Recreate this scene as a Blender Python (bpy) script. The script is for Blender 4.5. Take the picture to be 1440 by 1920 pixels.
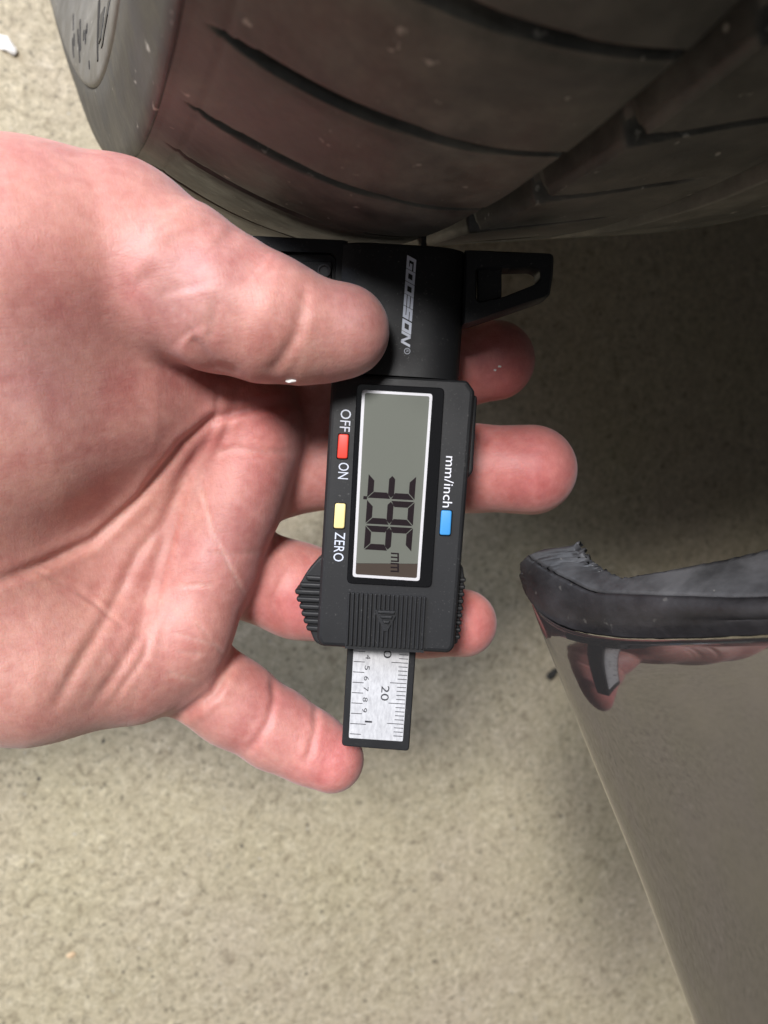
import bpy, bmesh, math, random
import numpy as np
from mathutils import Matrix, Vector

# ------------------------------------------------------------------ clear
for o in list(bpy.data.objects):
    bpy.data.objects.remove(o, do_unlink=True)
SC = bpy.context.scene
COL = SC.collection
rng = np.random.default_rng(7)
random.seed(7)

# ------------------------------------------------------------------ camera
F = 1440.0                       # focal length measured in photo pixels (photo 1440 x 1920)
# wheel as seen by the phone (camera frame, mm): axle direction, a point on the axle, tread point under the gauge
R = 0.31317
TY_A = np.array([0.91933864, 0.17389708, -0.35295363])
TY_Q = np.array([-96.07904562, 352.31040383, -76.67701387])
TY_N = np.array([0.09666264, -0.96936181, -0.22581856])
TY_T = np.array([0.38140896, -0.1734863, 0.90798112])
TY_P = np.array([6.32267508, 62.37562145, -175.08946373])
AL0 = math.radians(-8.0)         # the gauge touches the tread a little below axle height
wX = TY_A / np.linalg.norm(TY_A)
wZ = TY_T * math.cos(AL0) + TY_N * math.sin(AL0)
wZ = wZ - wX * (wZ @ wX); wZ /= np.linalg.norm(wZ)
wY = np.cross(wZ, wX)
CAM_Z = R + R * math.sin(AL0) - 0.001 * float(wZ @ TY_P)
# world axes: x runs inward along the axle, y from the gauge into the tyre, z up
CW = Matrix(((*map(float, wX), 0), (*map(float, wY), 0), (*map(float, wZ), CAM_Z), (0, 0, 0, 1)))
cam_d = bpy.data.cameras.new('camera')
cam = bpy.data.objects.new('camera', cam_d)
COL.objects.link(cam)
cam.matrix_world = CW
cam_d.sensor_fit = 'HORIZONTAL'
cam_d.sensor_width = 36.0
cam_d.lens = 36.0
cam_d.clip_start = 0.005
cam_d.clip_end = 60.0
cam_d.dof.use_dof = True
cam_d.dof.focus_distance = 0.179
cam_d.dof.aperture_fstop = 22.0
SC.camera = cam
SC.render.resolution_x = 768
SC.render.resolution_y = 1024

# ------------------------------------------------------------------ world, lamps, exposure
W = bpy.data.worlds.new('World')
SC.world = W
W.use_nodes = True
W.node_tree.nodes['Background'].inputs[0].default_value = (0.95, 0.97, 1.0, 1)
W.node_tree.nodes['Background'].inputs[1].default_value = 0.16


def area(name, loc, target, sx, sy, watts, col):
    d = bpy.data.lights.new(name, 'AREA')
    d.shape = 'RECTANGLE'
    d.size = sx
    d.size_y = sy
    d.energy = watts
    d.color = col
    o = bpy.data.objects.new(name, d)
    COL.objects.link(o)
    o.location = loc
    o.rotation_euler = (Vector(target) - Vector(loc)).to_track_quat('-Z', 'Y').to_euler()
    return o


area('shop_door_daylight', (-1.7, 1.9, 1.1), (-0.1, 0, 0.3), 1.2, 1.4, 78, (0.74, 0.83, 1.0))
area('ceiling_lamp', (-1.05, 1.1, 2.4), (-0.1, 0, 0.2), 0.6, 0.5, 100, (0.99, 0.965, 0.95))

SC.view_settings.view_transform = 'Standard'
SC.view_settings.look = 'None'
SC.view_settings.exposure = 0.0
SC.view_settings.gamma = 1.0
SC.view_settings.use_curve_mapping = False
SC.render.engine = 'CYCLES'
SC.cycles.use_denoising = True
SC.cycles.max_bounces = 8

# ------------------------------------------------------------------ helpers: frames and objects
CWn = np.array(CW)


def c2w(p):
    """camera-frame millimetres -> world metres"""
    p = np.asarray(p, float).reshape(-1, 3) * 0.001
    return p @ CWn[:3, :3].T + CWn[:3, 3]


def ray(x, y):
    return np.array([(x - 720.0) / F, (960.0 - y) / F, -1.0])


def P3(x, y, d):
    return ray(x, y) * d


def world_at(x, y, d):
    return c2w(P3(x, y, d))[0]


def setp(o, label=None, cat=None, group=None, kind=None):
    if label: o['label'] = label
    if cat: o['category'] = cat
    if group: o['group'] = group
    if kind: o['kind'] = kind
    return o


def empty(name, loc, label, cat, rot=None, group=None):
    o = bpy.data.objects.new(name, None)
    o.empty_display_size = 0.01
    COL.objects.link(o)
    o.location = loc
    if rot is not None:
        o.rotation_euler = rot
    return setp(o, label, cat, group)


def mesh_obj(name, verts, faces, mat, parent=None, smooth=False, local=False):
    me = bpy.data.meshes.new(name)
    me.from_pydata([tuple(map(float, v)) for v in verts], [], [tuple(map(int, f)) for f in faces])
    me.update()
    return link_mesh(name, me, mat, parent, smooth, local)


def link_mesh(name, me, mat, parent=None, smooth=False, local=False):
    if mat is not None:
        me.materials.append(mat)
    if smooth:
        me.polygons.foreach_set('use_smooth', [True] * len(me.polygons))
    o = bpy.data.objects.new(name, me)
    COL.objects.link(o)
    if parent is not None:
        o.parent = parent
        if not local:
            o.matrix_parent_inverse = parent_world(parent).inverted()
    return o


def parent_world(o):
    m = o.matrix_basis.copy()
    while o.parent is not None:
        m = parent_world(o.parent) @ o.matrix_parent_inverse @ m
        return m
    return m


def np_mesh(name, V, Q):
    me = bpy.data.meshes.new(name)
    V = np.asarray(V, np.float32)
    Q = np.asarray(Q, np.int32)
    me.vertices.add(len(V))
    me.vertices.foreach_set('co', V.ravel())
    n = Q.shape[1]
    me.loops.add(Q.size)
    me.loops.foreach_set('vertex_index', Q.ravel())
    me.polygons.add(len(Q))
    me.polygons.foreach_set('loop_start', np.arange(0, Q.size, n, dtype=np.int32))
    me.polygons.foreach_set('loop_total', np.full(len(Q), n, np.int32))
    me.update(calc_edges=True)
    me.validate()
    return me


# ------------------------------------------------------------------ helpers: materials
def nt_new(name):
    m = bpy.data.materials.new(name)
    m.use_nodes = True
    nt = m.node_tree
    b = nt.nodes['Principled BSDF']
    return m, nt, b


def node(nt, t, **kw):
    n = nt.nodes.new(t)
    for k, v in kw.items():
        if hasattr(n, k) and k not in ('Scale',):
            setattr(n, k, v)
        else:
            n.inputs[k].default_value = v
    return n


def ramp(nt, fac, stops):
    r = nt.nodes.new('ShaderNodeValToRGB')
    e = r.color_ramp.elements
    while len(e) < len(stops):
        e.new(0.5)
    for i, (p, c) in enumerate(stops):
        e[i].position = p
        e[i].color = (c[0], c[1], c[2], 1) if not isinstance(c, (int, float)) else (c, c, c, 1)
    nt.links.new(fac, r.inputs[0])
    return r


def noise(nt, vec, scale, detail=4, rough=0.55, dist=0.0):
    n = nt.nodes.new('ShaderNodeTexNoise')
    n.inputs['Scale'].default_value = scale
    n.inputs['Detail'].default_value = detail
    n.inputs['Roughness'].default_value = rough
    n.inputs['Distortion'].default_value = dist
    if vec is not None:
        nt.links.new(vec, n.inputs['Vector'])
    return n


def mix(nt, fac, a, b, mode='MIX'):
    m = nt.nodes.new('ShaderNodeMix')
    m.data_type = 'RGBA'
    m.blend_type = mode
    for sock, v in ((m.inputs[0], fac), (m.inputs[6], a), (m.inputs[7], b)):
        if isinstance(v, bpy.types.NodeSocket):
            nt.links.new(v, sock)
        elif isinstance(v, (int, float)):
            sock.default_value = v
        else:
            sock.default_value = (v[0], v[1], v[2], 1)
    return m.outputs[2]


def bump(nt, b, height, strength, dist, prev=None):
    n = nt.nodes.new('ShaderNodeBump')
    n.inputs['Strength'].default_value = strength
    n.inputs['Distance'].default_value = dist
    nt.links.new(height, n.inputs['Height'])
    if prev is not None:
        nt.links.new(prev, n.inputs['Normal'])
    nt.links.new(n.outputs[0], b.inputs['Normal'])
    return n.outputs[0]


def coords(nt, kind='Object'):
    return nt.nodes.new('ShaderNodeTexCoord').outputs[kind]


def plain(name, col, rough=0.5, spec=0.5, metal=0.0, coat=0.0):
    m, nt, b = nt_new(name)
    b.inputs['Base Color'].default_value = (*col, 1)
    b.inputs['Roughness'].default_value = rough
    b.inputs['Specular IOR Level'].default_value = spec
    b.inputs['Metallic'].default_value = metal
    b.inputs['Coat Weight'].default_value = coat
    return m


def mat_plastic(name, col=(0.014, 0.0143, 0.0155), rough=0.5, grain=1.0):
    m, nt, b = nt_new(name)
    co = coords(nt)
    n1 = noise(nt, co, 3500, 2)
    n2 = noise(nt, co, 120, 5)
    # fine pale dust stuck in the grain
    sp = noise(nt, co, 1500, 2, 0.7)
    dust = ramp(nt, sp.outputs[0], [(0.62, 0.0), (0.72, 1.0)])
    area_n = ramp(nt, n2.outputs[0], [(0.42, 0.0), (0.7, 0.6)])
    f = nt.nodes.new('ShaderNodeMath'); f.operation = 'MULTIPLY'
    nt.links.new(dust.outputs[0], f.inputs[0]); nt.links.new(area_n.outputs[0], f.inputs[1])
    c = mix(nt, f.outputs[0], col, (0.14, 0.135, 0.13))
    nt.links.new(c, b.inputs['Base Color'])
    rr = ramp(nt, n2.outputs[0], [(0.3, rough - 0.07), (0.7, rough + 0.1)])
    nt.links.new(rr.outputs[0], b.inputs['Roughness'])
    b.inputs['Specular IOR Level'].default_value = 0.3
    bump(nt, b, n1.outputs[0], 0.2 * grain, 0.0001)
    return m


def mat_floor():
    m, nt, b = nt_new('concrete')
    co = coords(nt)
    big = noise(nt, co, 7, 5, 0.6)
    mid = noise(nt, co, 125, 6, 0.72, 0.7)
    fine = noise(nt, co, 330, 6, 0.75, 0.8)
    base = ramp(nt, mid.outputs[0], [(0.30, (0.31, 0.262, 0.188)), (0.45, (0.49, 0.432, 0.32)), (0.57, (0.55, 0.49, 0.37)), (0.73, (0.70, 0.635, 0.505))])
    f2 = ramp(nt, fine.outputs[0], [(0.32, 0.3), (0.43, 0.84), (0.53, 1.0), (0.68, 1.24)])
    c = mix(nt, 1.0, base.outputs[0], f2.outputs[0], 'MULTIPLY')
    tint = ramp(nt, big.outputs[0], [(0.35, (0.96, 0.945, 0.85)), (0.65, (1.0, 0.965, 0.945))])
    c = mix(nt, 1.0, c, tint.outputs[0], 'MULTIPLY')
    # dark pits
    v = nt.nodes.new('ShaderNodeTexVoronoi'); v.inputs['Scale'].default_value = 120
    v.inputs['Randomness'].default_value = 1.0
    nt.links.new(co, v.inputs['Vector'])
    vn = noise(nt, co, 90, 3)
    add = nt.nodes.new('ShaderNodeMath'); add.operation = 'MULTIPLY_ADD'
    add.inputs[1].default_value = 0.42
    nt.links.new(vn.outputs[0], add.inputs[0]); nt.links.new(v.outputs['Distance'], add.inputs[2])
    pit = ramp(nt, add.outputs[0], [(0.23, 1.0), (0.33, 0.0)])
    sel = noise(nt, co, 24, 2)
    sr = ramp(nt, sel.outputs[0], [(0.40, 0.1), (0.55, 1.0)])
    pf = nt.nodes.new('ShaderNodeMath'); pf.operation = 'MULTIPLY'
    nt.links.new(pit.outputs[0], pf.inputs[0]); nt.links.new(sr.outputs[0], pf.inputs[1])
    c = mix(nt, pf.outputs[0], c, (0.07, 0.062, 0.05))
    # pale grit
    gr = noise(nt, co, 260, 2, 0.5)
    g = ramp(nt, gr.outputs[0], [(0.70, 0.0), (0.76, 0.6)])
    c = mix(nt, g.outputs[0], c, (0.62, 0.60, 0.54))
    nt.links.new(c, b.inputs['Base Color'])
    b.inputs['Roughness'].default_value = 0.72
    p = bump(nt, b, fine.outputs[0], 0.5, 0.0015)
    return m


def mat_rubber(name, dirt=1.0,  base=(0.040, 0.041, 0.039), dusty=(0.15, 0.141, 0.118), speck=0.8):
    m, nt, b = nt_new(name)
    co = coords(nt)
    n1 = noise(nt, co, 22, 5, 0.6, 0.5)
    n2 = noise(nt, co, 90, 4, 0.65)
    n3 = noise(nt, co, 420, 3, 0.6)
    f = ramp(nt, n1.outputs[0], [(0.34, 0.05 * dirt), (0.5, 0.45 * dirt), (0.66, 1.0 * dirt)])
    c = mix(nt, f.outputs[0], base, dusty)
    g = ramp(nt, n2.outputs[0], [(0.35, 0.6), (0.65, 1.3)])
    c = mix(nt, 1.0, c, g.outputs[0], 'MULTIPLY')
    s = noise(nt, co, 330, 2, 0.5)
    sp = ramp(nt, s.outputs[0], [(0.70, 0.0), (0.75, speck)])
    c = mix(nt, sp.outputs[0], c, (0.36, 0.34, 0.30))
    nt.links.new(c, b.inputs['Base Color'])
    rr = ramp(nt, n2.outputs[0], [(0.3, 0.42), (0.7, 0.66)])
    nt.links.new(rr.outputs[0], b.inputs['Roughness'])
    b.inputs['Specular IOR Level'].default_value = 0.42
    bump(nt, b, n3.outputs[0], 0.3, 0.0004)
    return m


def mat_skin():
    m, nt, b = nt_new('skin')
    co = coords(nt)
    at = nt.nodes.new('ShaderNodeAttribute'); at.attribute_name = 'skin_tone'
    n1 = noise(nt, co, 70, 6, 0.65, 0.4)
    n2 = noise(nt, co, 420, 5, 0.65)
    mot = ramp(nt, n1.outputs[0], [(0.32, (0.84, 0.68, 0.70)), (0.5, (1, 1, 1)), (0.68, (1.08, 1.14, 1.10))])
    c = mix(nt, 0.85, at.outputs['Color'], mot.outputs[0], 'MULTIPLY')
    mo2 = ramp(nt, n2.outputs[0], [(0.32, (0.90, 0.80, 0.79)), (0.68, (1.07, 1.10, 1.10))])
    c = mix(nt, 0.8, c, mo2.outputs[0], 'MULTIPLY')
    nt.links.new(c, b.inputs['Base Color'])
    b.inputs['Subsurface Weight'].default_value = 0.6
    b.inputs['Subsurface Radius'].default_value = (1.0, 0.32, 0.18)
    b.inputs['Subsurface Scale'].default_value = 0.0028
    rr = ramp(nt, n2.outputs[0], [(0.3, 0.44), (0.7, 0.6)])
    nt.links.new(rr.outputs[0], b.inputs['Roughness'])
    b.inputs['Specular IOR Level'].default_value = 0.5
    b.inputs['Sheen Weight'].default_value = 0.18
    b.inputs['Sheen Roughness'].default_value = 0.45
    b.inputs['Sheen Tint'].default_value = (0.92, 0.92, 1.0, 1)
    # fine criss-cross skin lines: cell borders plus stretched noise in two directions
    v = nt.nodes.new('ShaderNodeTexVoronoi'); v.inputs['Scale'].default_value = 700
    v.feature = 'DISTANCE_TO_EDGE'
    wob = noise(nt, co, 300, 3)
    wm = nt.nodes.new('ShaderNodeMix'); wm.data_type = 'VECTOR'; wm.inputs[0].default_value = 0.0012
    nt.links.new(co, wm.inputs[4]); nt.links.new(wob.outputs['Color'], wm.inputs[5])
    nt.links.new(wm.outputs[1], v.inputs['Vector'])
    vr = ramp(nt, v.outputs['Distance'], [(0.0, 0.0), (0.16, 1.0)])
    p = bump(nt, b, vr.outputs[0], 0.10, 0.00015)
    for rot, sc in (((0.3, 0.9, 0.5), (260, 2600, 900)), ((0.2, -0.4, -0.6), (2400, 300, 900))):
        mp = nt.nodes.new('ShaderNodeMapping')
        mp.inputs['Rotation'].default_value = rot
        mp.inputs['Scale'].default_value = sc
        nt.links.new(co, mp.inputs['Vector'])
        ns_ = noise(nt, mp.outputs[0], 1.0, 3, 0.6)
        p = bump(nt, b, ns_.outputs[0], 0.2, 0.00028, p)
    p = bump(nt, b, n1.outputs[0], 0.25, 0.0010, p)
    return m


def mat_paint():
    m, nt, b = nt_new('grey_metallic_car_paint')
    co = coords(nt)
    du = noise(nt, co, 60, 5, 0.7)
    dr = ramp(nt, du.outputs[0], [(0.5, 0.0), (0.8, 0.22)])
    c = mix(nt, dr.outputs[0], (0.14, 0.132, 0.13), (0.26, 0.24, 0.21))
    nt.links.new(c, b.inputs['Base Color'])
    b.inputs['Metallic'].default_value = 0.85
    r2 = ramp(nt, du.outputs[0], [(0.4, 0.02), (0.8, 0.09)])
    nt.links.new(r2.outputs[0], b.inputs['Roughness'])
    b.inputs['Coat Weight'].default_value = 1.0
    b.inputs['Coat Roughness'].default_value = 0.03
    b.inputs['Coat IOR'].default_value = 1.6
    return m


def mat_glass():
    m = bpy.data.materials.new('display_window_glass')
    m.use_nodes = True
    nt = m.node_tree
    nt.nodes.remove(nt.nodes['Principled BSDF'])
    out = nt.nodes['Material Output']
    tr = nt.nodes.new('ShaderNodeBsdfTransparent')
    gl = nt.nodes.new('ShaderNodeBsdfGlossy'); gl.inputs['Roughness'].default_value = 0.04
    fr = nt.nodes.new('ShaderNodeFresnel'); fr.inputs['IOR'].default_value = 1.5
    mx = nt.nodes.new('ShaderNodeMixShader')
    nt.links.new(fr.outputs[0], mx.inputs[0])
    nt.links.new(tr.outputs[0], mx.inputs[1]); nt.links.new(gl.outputs[0], mx.inputs[2])
    nt.links.new(mx.outputs[0], out.inputs['Surface'])
    return m


M_FLOOR = mat_floor()
M_TREAD = mat_rubber('tread_rubber')
M_SIDE = mat_rubber('sidewall_rubber', 0.7, (0.020, 0.020, 0.021), (0.062, 0.058, 0.053))
M_PLATE = mat_rubber('dusty_sidewall_rubber', 1.0, (0.085, 0.081, 0.074), (0.18, 0.168, 0.148))
M_DARKRUB = plain('dark_rubber', (0.02, 0.018, 0.018), 0.7, 0.3)
M_SKIN = mat_skin()
M_PLAST = mat_plastic('black_plastic')
M_PLAST2 = mat_plastic('black_moulded_plastic', (0.014, 0.0145, 0.016), 0.5, 2.0)
M_GLOSS = plain('black_gloss', (0.004, 0.004, 0.005), 0.08, 0.5)
M_WHITEINK = plain('white_ink', (0.55, 0.58, 0.66), 0.6)
M_GREYINK = plain('grey_ink', (0.30, 0.32, 0.37), 0.55)
M_FRAME = plain('white_print', (0.66, 0.66, 0.70), 0.5)
M_LCD = plain('lcd_grey', (0.16, 0.17, 0.15), 0.5, 0.05)
M_LCDEDGE = plain('lcd_brown_edge', (0.07, 0.054, 0.045), 0.5, 0.05)
M_SEG = plain('lcd_segment', (0.016, 0.010, 0.013), 0.5, 0.05)
M_RED = plain('red_button_plastic', (0.72, 0.045, 0.025), 0.42)
M_YEL = plain('cream_button_plastic', (0.78, 0.64, 0.28), 0.42)
M_BLUE = plain('blue_button_plastic', (0.045, 0.26, 0.58), 0.42)
def mat_scale():
    m, nt, b = nt_new('silver_scale')
    co = coords(nt)
    mp = nt.nodes.new('ShaderNodeMapping'); mp.inputs['Scale'].default_value = (1, 0.35, 1)
    nt.links.new(co, mp.inputs['Vector'])
    n = noise(nt, mp.outputs[0], 1500, 4, 0.7)
    n2 = noise(nt, co, 300, 4, 0.6)
    c = ramp(nt, n.outputs[0], [(0.3, (0.50, 0.50, 0.52)), (0.6, (0.66, 0.66, 0.675))])
    c2 = ramp(nt, n2.outputs[0], [(0.3, 0.88), (0.7, 1.05)])
    nt.links.new(mix(nt, 1.0, c.outputs[0], c2.outputs[0], 'MULTIPLY'), b.inputs['Base Color'])
    b.inputs['Metallic'].default_value = 0.25
    b.inputs['Roughness'].default_value = 0.4
    bump(nt, b, n.outputs[0], 0.15, 0.0001)
    return m


M_SCALE = mat_scale()
M_BLACKINK = plain('black_ink', (0.02, 0.02, 0.025), 0.6)
M_PAINT = mat_paint()
M_LIP = mat_rubber('rough_dark_edge', 0.6, (0.014, 0.0135, 0.0145), (0.05, 0.045, 0.047), 0.12)
M_FLANGE = mat_rubber('dusty_flange', 1.0, (0.04, 0.04, 0.043), (0.085, 0.083, 0.083))
M_FLAKE = plain('white_flake', (0.85, 0.83, 0.8), 0.7)
M_CRUMB = plain('dark_crumb', (0.03, 0.028, 0.024), 0.8)
M_NAIL = plain('nail', (0.62, 0.42, 0.30), 0.3)
M_STEEL = plain('rivet_steel', (0.05, 0.05, 0.053), 0.55, 0.4, 0.0)
M_RIM = plain('wheel_rim_alloy', (0.18, 0.18, 0.19), 0.35, 0.5, 0.8)
M_GLASS = mat_glass()

# ------------------------------------------------------------------ floor
fl = mesh_obj('floor', [(-6, -6, 0), (6, -6, 0), (6, 6, 0), (-6, 6, 0)], [(0, 1, 2, 3)], M_FLOOR)
setp(fl, kind='structure')

# ------------------------------------------------------------------ tyre
gL = 81.517                              # axial place of the first groove's outer edge
GW = c2w(TY_Q + TY_A * gL)[0]
PW = np.array([GW[0], 0, 0])
AX_Y, AX_Z = GW[1], GW[2]


def prof_k(w):
    ki = np.interp(-w, [90, 98, 105, 113, 121, 129, 137, 145], [0, 0.4, 1.5, 4, 8, 13, 20, 29])
    ko = 24.306 * (np.clip(w, 0, 60) / 57.313)**1.9606
    return np.where(w < 0, ki, ko)


def sstep(a, b, x):
    t = np.clip((x - a) / (b - a), 0, 1)
    return t * t * (3 - 2 * t)


car = empty('car', (GW[0] + 0.3, AX_Y - 0.35, 0.0), 'dark grey car, its dusty black tyre and broken bumper corner in view', 'car')

CIRC = 2 * math.pi * R * 1000
NS = 72
PITCH = CIRC / NS


def slot_line(w):
    g = -w
    return np.where(w > 0, -7.34 * np.clip(w, 0, 62) / 62.0, np.where(g > 9.5, 0.33 * np.clip(g - 9.5, 0, 38), 0.0))


def tread_depth(s, w):
    g = -w
    d = np.zeros_like(s)
    for a, b, dep in ((0, 9.8, 11.0), (47.8, 60.0, 10.0), (98, 107, 6.0)):
        d = np.maximum(d, dep * sstep(a - 0.2, a + 1.3, g) * (1 - sstep(b - 1.3, b + 0.2, g)))
    ph = (s - slot_line(w) - 0.86 + PITCH / 2) % PITCH - PITCH / 2
    hw = (0.65 + 0.95 * sstep(5, 40, w)) * (1 - sstep(44, 54.5, w) * 0.9)
    sl = (1 - sstep(hw * 0.55, hw + 0.4, np.abs(ph))) * 4.8 * (1 - sstep(47, 54.5, w)) * (w > -0.3) * sstep(-1, 3, w)
    d = np.maximum(d, sl)
    ch = np.exp(-((ph + 2.2) / 1.7)**2) * 0.3 * (w > 1) * (1 - sstep(42, 52, w))
    d = d + ch
    ph2 = (s - slot_line(w) - 5.5 + PITCH / 2) % PITCH - PITCH / 2
    hw2 = 0.7 + 1.4 * np.exp(-((g - 9.5) / 5.0)**2)
    s2 = (1 - sstep(hw2 * 0.5, hw2 + 0.4, np.abs(ph2))) * 4.0 * (g > 9) * (1 - sstep(34, 41, g))
    d = np.maximum(d, s2)
    d = d + 0.4 * np.exp(-((w - 51.5) / 0.4)**2)
    d = d - 0.6 * np.exp(-((w - 56.8) / 0.6)**2)
    return d


def tyre_pt(s, w, k):
    a = AL0 + s / (R * 1000)
    r = R * 1000 - k
    x = PW[0] * 1000 - w
    y = AX_Y * 1000 - r * np.cos(a)
    z = AX_Z * 1000 + r * np.sin(a)
    return np.stack([x, y, z], -1) * 0.001


s_f = np.arange(-60, 120, 0.5)
s_c = np.linspace(120, CIRC - 60, 640)
S_ = np.concatenate([s_f, s_c[:-1]])
W_ = np.concatenate([np.arange(-145, -75, 2.0), np.arange(-75, 57.6, 0.6)])
SS, WW = np.meshgrid(S_, W_, indexing='ij')
SS = SS + slot_line(WW)
KK = prof_k(WW) + tread_depth(SS, WW)
# low wear undulation
KK = KK + 0.12 * np.sin(SS * 0.21 + WW * 0.11) * np.sin(WW * 0.17 - SS * 0.05)
V = tyre_pt(SS, WW, KK).reshape(-1, 3)
ns, nw = SS.shape
idx = np.arange(ns * nw).reshape(ns, nw)
nx = np.roll(idx, -1, axis=0)
Q = np.stack([idx[:, :-1], nx[:, :-1], nx[:, 1:], idx[:, 1:]], -1).reshape(-1, 4)
tyre = link_mesh('tyre', np_mesh('tyre', V, Q), M_TREAD, car, True)
tyre['label'] = 'dusty black tyre with worn grooved tread'

# sidewalls by lathe of a profile (w, k)
OUT = [(56.2, 25.4), (56.9, 23.35), (57.7, 23.6), (58.4, 27.5), (59.5, 32.0), (60.2, 37.0), (60.6, 41.5), (59.9, 42.0), (60.7, 42.6), (60.8, 43.8), (60.4, 46), (59.6, 49),
       (58.3, 53), (56.5, 57.5), (53.5, 64), (49.5, 74), (46, 84), (43, 92), (39, 98), (33, 101), (30, 100), (28, 99)]


def lathe(name, prof, mat, parent, n=360, smooth=True):
    a = np.linspace(0, 2 * math.pi, n, endpoint=False)
    pr = np.array(prof, float)
    A, Wp = np.meshgrid(a, pr[:, 0], indexing='ij')
    _, Kp = np.meshgrid(a, pr[:, 1], indexing='ij')
    V = tyre_pt(A * R * 1000, Wp, Kp).reshape(-1, 3)
    m_ = len(pr)
    idx = np.arange(n * m_).reshape(n, m_)
    nx = np.roll(idx, -1, axis=0)
    Q = np.stack([idx[:, :-1], nx[:, :-1], nx[:, 1:], idx[:, 1:]], -1).reshape(-1, 4)
    return link_mesh(name, np_mesh(name, V, Q), mat, parent, smooth)


lathe('sidewall', OUT[:8], M_SIDE, tyre, 720)
side_plate = lathe('sidewall', OUT[7:], M_PLATE, tyre, 720)
lathe('sidewall', [(-87 - w, k) for w, k in OUT[:1] + OUT[2:]], M_SIDE, tyre, 240)
lathe('rim', [(28, 101), (32, 100), (34, 96.5), (32, 107), (26, 117), (10, 120), (-60, 124), (-110, 118), (-121, 103)], M_RIM, tyre, 180)
lathe('wheel_disc', [(10, 121), (14, 135), (12, 180), (16, 240), (18, 300), (14, 326)], M_RIM, tyre, 120)


def side_patch(name, pts_sk, raise_mm, mat, parent):
    """polygon given in (s, k) on the outer sidewall, raised by raise_mm"""
    pr = np.array(OUT)
    bm = bmesh.new()
    top = []
    for s_, k_ in pts_sk:
        w_ = np.interp(k_, pr[7:, 1], pr[7:, 0])
        top.append(bm.verts.new(tyre_pt(np.array(s_ * 1.0), np.array(w_ + raise_mm), np.array(k_ * 1.0))))
    f = bm.faces.new(top)
    ex = bmesh.ops.extrude_face_region(bm, geom=[f])
    for v in [g for g in ex['geom'] if isinstance(g, bmesh.types.BMVert)]:
        v.co.x += (raise_mm + 0.6) * 0.001
    bmesh.ops.recalc_face_normals(bm, faces=bm.faces)
    me = bpy.data.meshes.new(name)
    bm.to_mesh(me); bm.free()
    return link_mesh(name, me, mat, parent)


# moulded bars and lettering strokes of the sidewall (seen end on, unreadable in the photo)
for poly_, mt in (([(-85, 59), (-66, 52.5), (-62, 50.5), (-56, 51), (-58, 54), (-74, 60)], M_SIDE),
                  ([(-60, 59.4), (-47, 52.5), (-47, 47.6), (-41, 47.4), (-34, 52), (-42, 58.5)], M_SIDE),
                  ([(-110, 63.3), (-90, 57.7), (-72, 51.8), (-59, 46.4), (-57, 46.6), (-70, 52.6), (-88, 58.5), (-108, 64)], M_DARKRUB)):
    side_patch('sidewall_bar', poly_, 0.25, mt, tyre)
for s0, k0, ln in ((-128, 47, 16), (-131, 50, 18), (-142, 51, 7), (-150, 46, 10), (-152, 49, 6), (-118, 52.5, 8), (-121, 55, 5), (-90, 46.6, 4), (-162, 52, 8), (-126, 53, 5)):
    side_patch('lettering_stroke', [(s0, k0), (s0 - ln, k0 + 0.33 * ln), (s0 - ln - 1, k0 + 0.33 * ln + 0.9), (s0 - 1, k0 + 0.9)], 0.25, M_DARKRUB, tyre)


# ------------------------------------------------------------------ tread gauge frame
a1, a2 = math.radians(3.45), math.radians(4.0)
gV = np.array([math.sin(a1), math.cos(a1) * math.cos(a2), math.sin(a2)])
gV /= np.linalg.norm(gV)
gN = np.array([0, -math.sin(a2), math.cos(a2)])
gU = np.cross(gV, gN); gU /= np.linalg.norm(gU)
gN = np.cross(gU, gV)
gO = P3(735, 1310, 185)


def g2(x, y, w=0.0):
    """photo pixel on the gauge plane at height w -> gauge coordinates u, v (mm)"""
    r = ray(x, y)
    t = (np.dot(gO, gN) + w) / np.dot(r, gN)
    c = r * t - gO
    return np.array([np.dot(c, gU), np.dot(c, gV)])


Gm = Matrix((
    (*[float(v) for v in (gU[0], gV[0], gN[0])], gO[0] * 0.001),
    (*[float(v) for v in (gU[1], gV[1], gN[1])], gO[1] * 0.001),
    (*[float(v) for v in (gU[2], gV[2], gN[2])], gO[2] * 0.001),
    (0, 0, 0, 1)))
gauge = bpy.data.objects.new('tread_depth_gauge', None)
gauge.empty_display_size = 0.01
COL.objects.link(gauge)
gauge.matrix_world = CW @ Gm
gauge.rotation_mode = 'QUATERNION'
setp(gauge, 'black digital tread depth gauge reading 3.96 mm, pressed against the tyre', 'gauge')


def gpart(name, bm, mat, parent=None, smooth=False, label=None):
    me = bpy.data.meshes.new(name)
    for v in bm.verts:
        v.co *= 0.001
    bmesh.ops.recalc_face_normals(bm, faces=bm.faces)
    bm.to_mesh(me); bm.free()
    o = link_mesh(name, me, mat, parent or gauge, smooth, local=True)
    if label: o['label'] = label
    return o


def round_poly(pts, r, n=4):
    """round the corners of a 2D polygon"""
    out = []
    P = [np.array(p, float) for p in pts]
    N = len(P)
    rr = r if hasattr(r, '__len__') else [r] * N
    for i in range(N):
        a, b, c = P[i - 1], P[i], P[(i + 1) % N]
        r_ = rr[i]
        if r_ <= 0:
            out.append(b); continue
        u1 = (a - b); l1 = np.linalg.norm(u1); u1 /= l1
        u2 = (c - b); l2 = np.linalg.norm(u2); u2 /= l2
        d = min(r_, l1 * 0.45, l2 * 0.45)
        p0, p1 = b + u1 * d, b + u2 * d
        for j in range(n + 1):
            t = j / n
            out.append((1 - t)**2 * p0 + 2 * t * (1 - t) * b + t * t * p1)
    return out


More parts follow.
